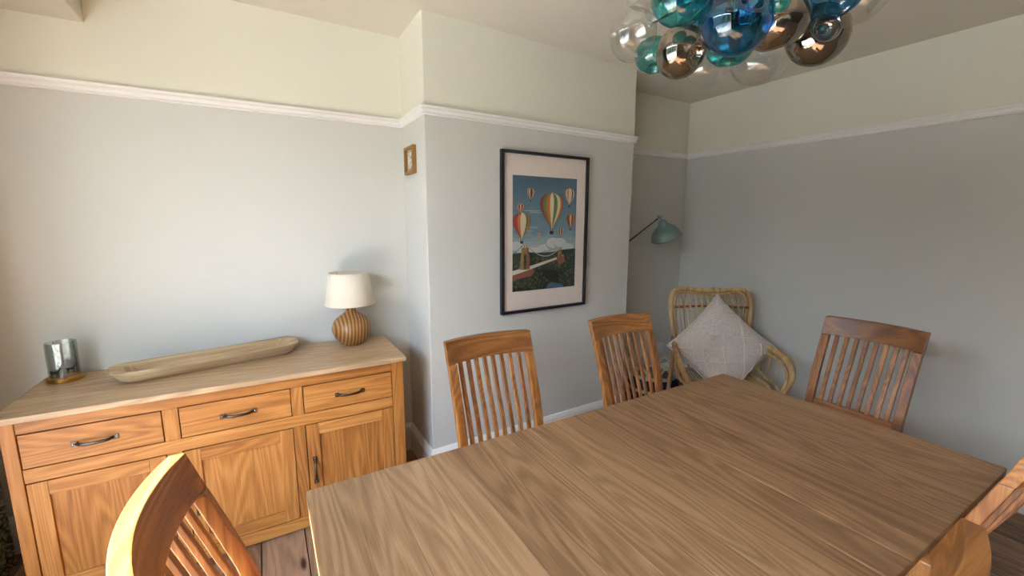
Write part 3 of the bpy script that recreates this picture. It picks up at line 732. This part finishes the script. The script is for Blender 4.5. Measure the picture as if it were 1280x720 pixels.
for s in (-1, 1):
    arm = smoothpath([(s*.278, .222, .635), (s*.300, .12, .640), (s*.338, -.03, .625), (s*.358, -.16, .600), (s*.352, -.25, .550), (s*.325, -.290, .480), (s*.290, -.285, .405)], 7)
    MB().tube(arm, [.014+.006*math.sin(PI*i/(len(arm)-1)) for i in range(len(arm))], 10).build('arm', M['cane'], rc, smooth=True)
    arm2 = smoothpath([(s*.268, .215, .595), (s*.288, .11, .602), (s*.322, -.03, .590), (s*.338, -.15, .568), (s*.332, -.23, .525), (s*.308, -.265, .460), (s*.278, -.268, .395)], 7)
    MB().tube(arm2, .011, 8).build('inner_arm', M['cane'], rc, smooth=True)
    MB().tube(smoothpath([(s*.300, .235, .0), (s*.283, .215, .30), (s*.270, .215, .60)], 6), .0165, 10).build('rear_leg', M['cane'], rc, smooth=True)
    MB().tube(smoothpath([(s*.285, -.275, .0), (s*.275, -.262, .20), (s*.262, -.250, .40)], 6), .0165, 10).build('front_leg', M['cane'], rc, smooth=True)
    MB().tube(smoothpath([(s*.268, .200, .56), (s*.280, .10, .47), (s*.300, -.02, .425), (s*.300, -.16, .415), (s*.280, -.255, .40)], 6), .010, 8).build('side_hoop', M['cane'], rc, smooth=True)
    for q in range(3):
        y_ = .05-.09*q; MB().tube([(s*(.308+.012*q), y_, .592-.01*q), (s*.300, y_-.01, .425)], .0045, 6).build('side_cane', M['cane'], rc, smooth=True)
seat = [(.27*math.copysign(abs(math.cos(a))**.6, math.cos(a)), -.04+.235*math.copysign(abs(math.sin(a))**.6, math.sin(a)), .40) for a in [2*PI*k/40+.001 for k in range(40)]]
MB().tube(seat, .014, 8, closed=True).build('seat_ring', M['cane'], rc, smooth=True)
mb = MB()
for k in range(25):
    x_ = -.25+.5*k/24; mb.tube([(x_, -.265+.02*abs(x_/.25)**4, .402), (x_, -.04, .392), (x_, .180-.02*abs(x_/.25)**4, .402)], .0055, 6)
tag(mb.build('woven_seat', M['cane'], rc, smooth=True), kind='stuff')
for z in (.17,):
    for s in (-1, 1): MB().tube([(s*.292, .226, z), (s*.278, -.266, z)], .010, 8).build('stretcher', M['cane'], rc, smooth=True)
    MB().tube([(-.292, .226, z), (.292, .226, z)], .010, 8).build('stretcher', M['cane'], rc, smooth=True)

# cushion standing on one corner, leaning on the back
cu = root('cushion', (0, 0, 0), 0, 'square greige cushion with raised stitched lines, standing on its corner in the rattan armchair', 'cushion')
N = 36; CS = .272
vs = []; rr = random.Random(5)
def pil(u, v, s):
    k = 1-.10*(1-u*u)*abs(v)**3; k2 = 1-.10*(1-v*v)*abs(u)**3
    x_ = u*CS*(1-.07*(1-abs(v)**2)*abs(u)**2); y_ = v*CS*(1-.07*(1-abs(u)**2)*abs(v)**2)
    h = .075*((1-u**4)*(1-v**4))**.55
    h += .004*math.sin(9*u+4*v)*(1-u*u)*(1-v*v)+.003*math.sin(17*v-6*u)*(1-u*u)*(1-v*v)
    return (x_, y_, s*h)
idx = {}
for s in (1, -1):
    for j in range(N+1):
        for i in range(N+1):
            u, v = i/N*2-1, j/N*2-1
            if s == -1 and (i in (0, N) or j in (0, N)): idx[(s, i, j)] = idx[(1, i, j)]; continue
            idx[(s, i, j)] = len(vs); vs.append(pil(u, v, s))
fs = []
for s in (1, -1):
    for j in range(N):
        for i in range(N):
            q = (idx[(s, i, j)], idx[(s, i+1, j)], idx[(s, i+1, j+1)], idx[(s, i, j+1)]); fs.append(q if s == 1 else q[::-1])
MB().add(vs, fs).build('cover', M['linen'], cu, smooth=True)
def ridge(p, q):
    n = 26; a = []
    for k in range(n+1):
        u = p[0]+(q[0]-p[0])*k/n; v = p[1]+(q[1]-p[1])*k/n; x_, y_, h = pil(u, v, 1); a.append((x_+rr.uniform(-.0025, .0025), y_+rr.uniform(-.0025, .0025), h+.001))
    MB().tube(a, [.0042+rr.uniform(-.0012, .0015) for _ in a], 6).build('stitched_ridge', M['linenedge'], cu, smooth=True)
LN = [(310, 240, 310, 300), (372, 285, 372, 575), (475, 262, 475, 520), (265, 390, 265, 530), (212, 325, 212, 440), (535, 465, 535, 520), (570, 372, 570, 425),
      (310, 300, 370, 300), (375, 350, 560, 352), (150, 405, 270, 402), (215, 460, 480, 463), (475, 525, 590, 522), (570, 426, 640, 424), (400, 238, 442, 240), (310, 345, 372, 345), (430, 210, 475, 265), (500, 525, 500, 585)]
for x0, y0, x1, y1 in LN:
    # stitched lines run level and upright while the cushion stands on its corner
    def cv(x_, y_):
        a, b = (x_-378)/200, (390-y_)/166; return (max(-.97, min(.97, (a+b)/1.414)), max(-.97, min(.97, (b-a)/1.414)))
    p, q = cv(x0, y0), cv(x1, y1)
    ridge(p, q)
edge = [pil(u, v, 1)[:2]+(0,) for u, v in [(-1+2*k/N, -1) for k in range(N)]+[(1, -1+2*k/N) for k in range(N)]+[(1-2*k/N, 1) for k in range(N)]+[(-1, 1-2*k/N) for k in range(N)]]
MB().tube(edge, .0045, 6, closed=True).build('piping', M['linenedge'], cu, smooth=True)
rcm = Matrix.Translation((2.78, 1.80, 0)) @ Matrix.Rotation(math.radians(-34), 4, 'Z')
# cushion frame: normal tilts back, diagonal upright
cm = Matrix.Translation((.012, .050, .618)) @ Matrix.Rotation(math.radians(90-20), 4, 'X') @ Matrix.Rotation(math.radians(45), 4, 'Z')
cu.matrix_world = rcm @ cm

# ---------------------------------------------------------------- basket by the chair
bs = root('basket', (2.81, 2.425, 0), .2, 'low navy woven basket with pale rope trim behind the second chair', 'basket')
for k in range(9):
    rr_ = .165+.030*math.sin(PI*(k+1)/10); z = .014+k*.027
    MB().tube([(rr_*math.cos(2*PI*j/40), rr_*math.sin(2*PI*j/40), z) for j in range(40)], .0155, 8, closed=True).build('coil', M['navy'] if k not in (4, 8) else M['rope'], bs, smooth=True)
MB().lathe([(.165, .002), (.165, .010)], 40).build('bottom', M['navy'], bs)
for s in (0, 1, 2, 3, 4, 5):
    a = s*PI/3
    c_, s_ = math.cos(a), math.sin(a)
    MB().tube(smoothpath([(c_*.185-s_*k_, s_*.185+c_*k_, z_) for k_, z_ in ((-.05, .22), (-.045, .28), (0, .325), (.045, .28), (.05, .22))], 5), .008, 8).build('rope_loop', M['rope'], bs, smooth=True)
th = root('knitted_throw', (2.81, 2.425, .10), .2, 'folded grey brown knitted throw lying in the navy basket', 'throw')
mb = MB(); vs = []; rr = random.Random(9); n = 20
for j in range(n+1):
    for i in range(n+1):
        u, v = i/n*2-1, j/n*2-1; x_ = u*math.sqrt(1-v*v/2)*.145; y_ = v*math.sqrt(1-u*u/2)*.145
        vs.append((x_, y_, .11+.045*(1-u*u)*(1-v*v)+.014*math.sin(14*u+3*v)+rr.uniform(-.004, .004)))
for j in range(n+1):
    for i in range(n+1):
        u, v = i/n*2-1, j/n*2-1; vs.append((u*math.sqrt(1-v*v/2)*.145, v*math.sqrt(1-u*u/2)*.145, 0))
nn = (n+1)**2; fs = []
for j in range(n):
    for i in range(n):
        a = j*(n+1)+i; fs += [(a, a+1, a+n+2, a+n+1), (nn+a, nn+a+n+1, nn+a+n+2, nn+a+1)]
ring = [i for i in range(n+1)]+[j*(n+1)+n for j in range(1, n+1)]+[n*(n+1)+i for i in range(n-1, -1, -1)]+[j*(n+1) for j in range(n-1, 0, -1)]
fs += [(ring[k], nn+ring[k], nn+ring[(k+1) % len(ring)], ring[(k+1) % len(ring)]) for k in range(len(ring))]
mb.add(vs, fs).build('folded_wool', M['throw'], th, smooth=True)

# ---------------------------------------------------------------- curtain at the glazed doors
cn = root('curtain', (-1.075, 2.12, 0), 0, 'dark navy curtain printed with foliage hanging left of the sideboard', 'curtain')
n = 90; vs = []; y0, y1 = -.04, .48
prof = []
for k in range(n+1):
    t = k/n; prof.append((.034*math.sin(t*2*PI*7), y0+(y1-y0)*t))
zs = [0.012, .5, 1.2, 2.265]
for q, z in enumerate(zs):
    for x_, y_ in prof: vs.append((x_*(1.0-.12*q), y_, z))
fs = [(q*(n+1)+k, q*(n+1)+k+1, (q+1)*(n+1)+k+1, (q+1)*(n+1)+k) for q in range(3) for k in range(n)]
o = MB().add(vs, fs).build('fabric', M['botanical'], cn, smooth=True, fix=False)
sm = o.modifiers.new('t', 'SOLIDIFY'); sm.thickness = .003
MB().tube([(0, -2.75, 2.29), (0, .52, 2.29)], .014, 12).build('pole', M['black'], cn, smooth=True)
for k in range(8):
    y_ = y0+.02+k*(y1-y0-.04)/7
    MB().tube([(.021*math.cos(2*PI*j/20), y_, 2.29-.006+.021*math.sin(2*PI*j/20)) for j in range(20)], .003, 6, closed=True).build('ring', M['black'], cn, smooth=True)
for y_ in (.50, -2.7):
    MB().tube([(0, y_, 2.29), (-.13, y_, 2.29)], .009, 8).build('pole_bracket', M['black'], cn, smooth=True)

# ---------------------------------------------------------------- chandelier of glass globes
CC = Vector((1.03, .70, 2.10))
cl = root('chandelier', CC, 0, 'cluster chandelier of clear, teal, blue and smoked blown glass globes over the table', 'chandelier')
GLOBES = [
    ('clear', (0.785, 0.793, 1.947), 0.0561, (-0.32, 0.88, 0.36)),
    ('clear', (0.901, 0.855, 2.012), 0.0657, (-0.49, -0.84, 0.25)),
    ('teal', (0.763, 0.645, 1.962), 0.0545, (-0.39, -0.86, 0.35)),
    ('teal', (0.873, 0.808, 1.924), 0.0442, (-0.08, -0.14, -0.99)),
    ('smoke', (0.861, 0.717, 1.901), 0.0550, (0.05, -0.92, -0.38)),
    ('blue', (1.001, 0.796, 2.006), 0.0438, (-0.08, -0.14, -0.99)),
    ('blue', (0.835, 0.570, 1.910), 0.0654, (-0.39, -0.86, 0.35)),
    ('teal', (0.979, 0.677, 1.927), 0.0525, (0.07, 0.11, -0.99)),
    ('clear', (1.040, 0.782, 1.924), 0.0548, (-0.31, -0.95, -0.06)),
    ('clear', (1.140, 0.702, 1.936), 0.0657, (-0.86, -0.51, 0.04)),
    ('smoke', (1.002, 0.585, 1.946), 0.0623, (0.31, -0.03, -0.95)),
    ('teal', (0.870, 0.505, 1.924), 0.0174, (-0.50, -0.85, 0.16)),
    ('blue', (1.188, 0.625, 1.989), 0.0513, (0.18, -0.28, -0.95)),
    ('smoke', (1.158, 0.577, 1.948), 0.0634, (-0.71, -0.70, -0.06)),
    ('blue', (1.079, 0.516, 2.005), 0.0619, (-0.25, -0.43, -0.87)),
    ('clear', (1.353, 0.583, 2.087), 0.0704, (0.69, -0.50, -0.52)),
    ('blue', (0.883, 0.659, 2.039), 0.0566, (-0.50, -0.85, 0.16)),
    ('clear', (0.838, 0.811, 2.085), 0.0610, (-0.86, 0.50, -0.00)),
    ('smoke', (0.851, 0.729, 2.126), 0.0585, (-0.74, -0.12, 0.66)),
    ('teal', (0.929, 0.616, 2.078), 0.0587, (-0.41, -0.70, 0.58)),
    ('clear', (1.090, 0.624, 2.119), 0.0603, (-0.30, -0.51, 0.81)),
    ('teal', (1.230, 0.640, 2.200), 0.0570, (0.32, -0.01, 0.95)),
    ('blue', (1.059, 0.785, 2.259), 0.0626, (0.08, 0.14, 0.99)),
    ('clear', (1.216, 0.751, 2.127), 0.0625, (0.50, 0.85, -0.16)),
    ('blue', (1.066, 0.849, 2.121), 0.0546, (0.50, 0.85, -0.16)),
    ('smoke', (1.333, 0.613, 2.190), 0.0587, (0.85, -0.44, 0.29)),
]
COLN = {'clear': ('gclear', 'clear glass globe'), 'teal': ('gteal', 'teal glass globe'), 'blue': ('gblue', 'blue glass globe'), 'smoke': ('gsmoke', 'smoky mirrored glass globe')}
def globe_prof(r):
    out = [(.004, -r*.86)]
    for k in range(1, 20):
        a = -PI/2+(PI/2+1.0)*k/19; out.append((r*math.cos(a), r*.88*math.sin(a)))
    # rolled lip and inward dimple with a small button at its centre
    out += [(r*.49, r*.775), (r*.44, r*.785), (r*.39, r*.77), (r*.345, r*.70), (r*.31, r*.60), (r*.26, r*.52), (r*.18, r*.475), (r*.11, r*.475), (r*.05, r*.50), (.0015, r*.505)]
    return out
for c, p, r, d in GLOBES:
    pos = Vector(p)-CC; q = Vector((0, 0, 1)).rotation_difference(Vector(d)).to_matrix()
    g = MB().lathe(globe_prof(r*1.05), 44, pos, mat=q).build('glass_globe', M[COLN[c][0]], cl, smooth=True)
    g['label'] = COLN[c][1]
    # slim stem from the hub to the globe
    v = pos.normalized(); MB().tube([v*.03, pos-v*r*.8], .003, 6).build('stem', M['steel'], cl)
MB().lathe([(.004, -.17), (.012, -.165), (.014, -.15), (.028, -.03), (.040, 0), (.028, .03), (.010, .05)], 20).build('hub', M['black'], cl, smooth=True)
MB().lathe([(.010, .04), (.010, ZC(1.03)-CC.z-.03)], 14).build('rod', M['steel'], cl, smooth=True)
MB().lathe([(.010, ZC(1.03)-CC.z-.045), (.055, ZC(1.03)-CC.z-.035), (.062, ZC(1.03)-CC.z-.001)], 32).build('ceiling_rose', M['steel'], cl, smooth=True)
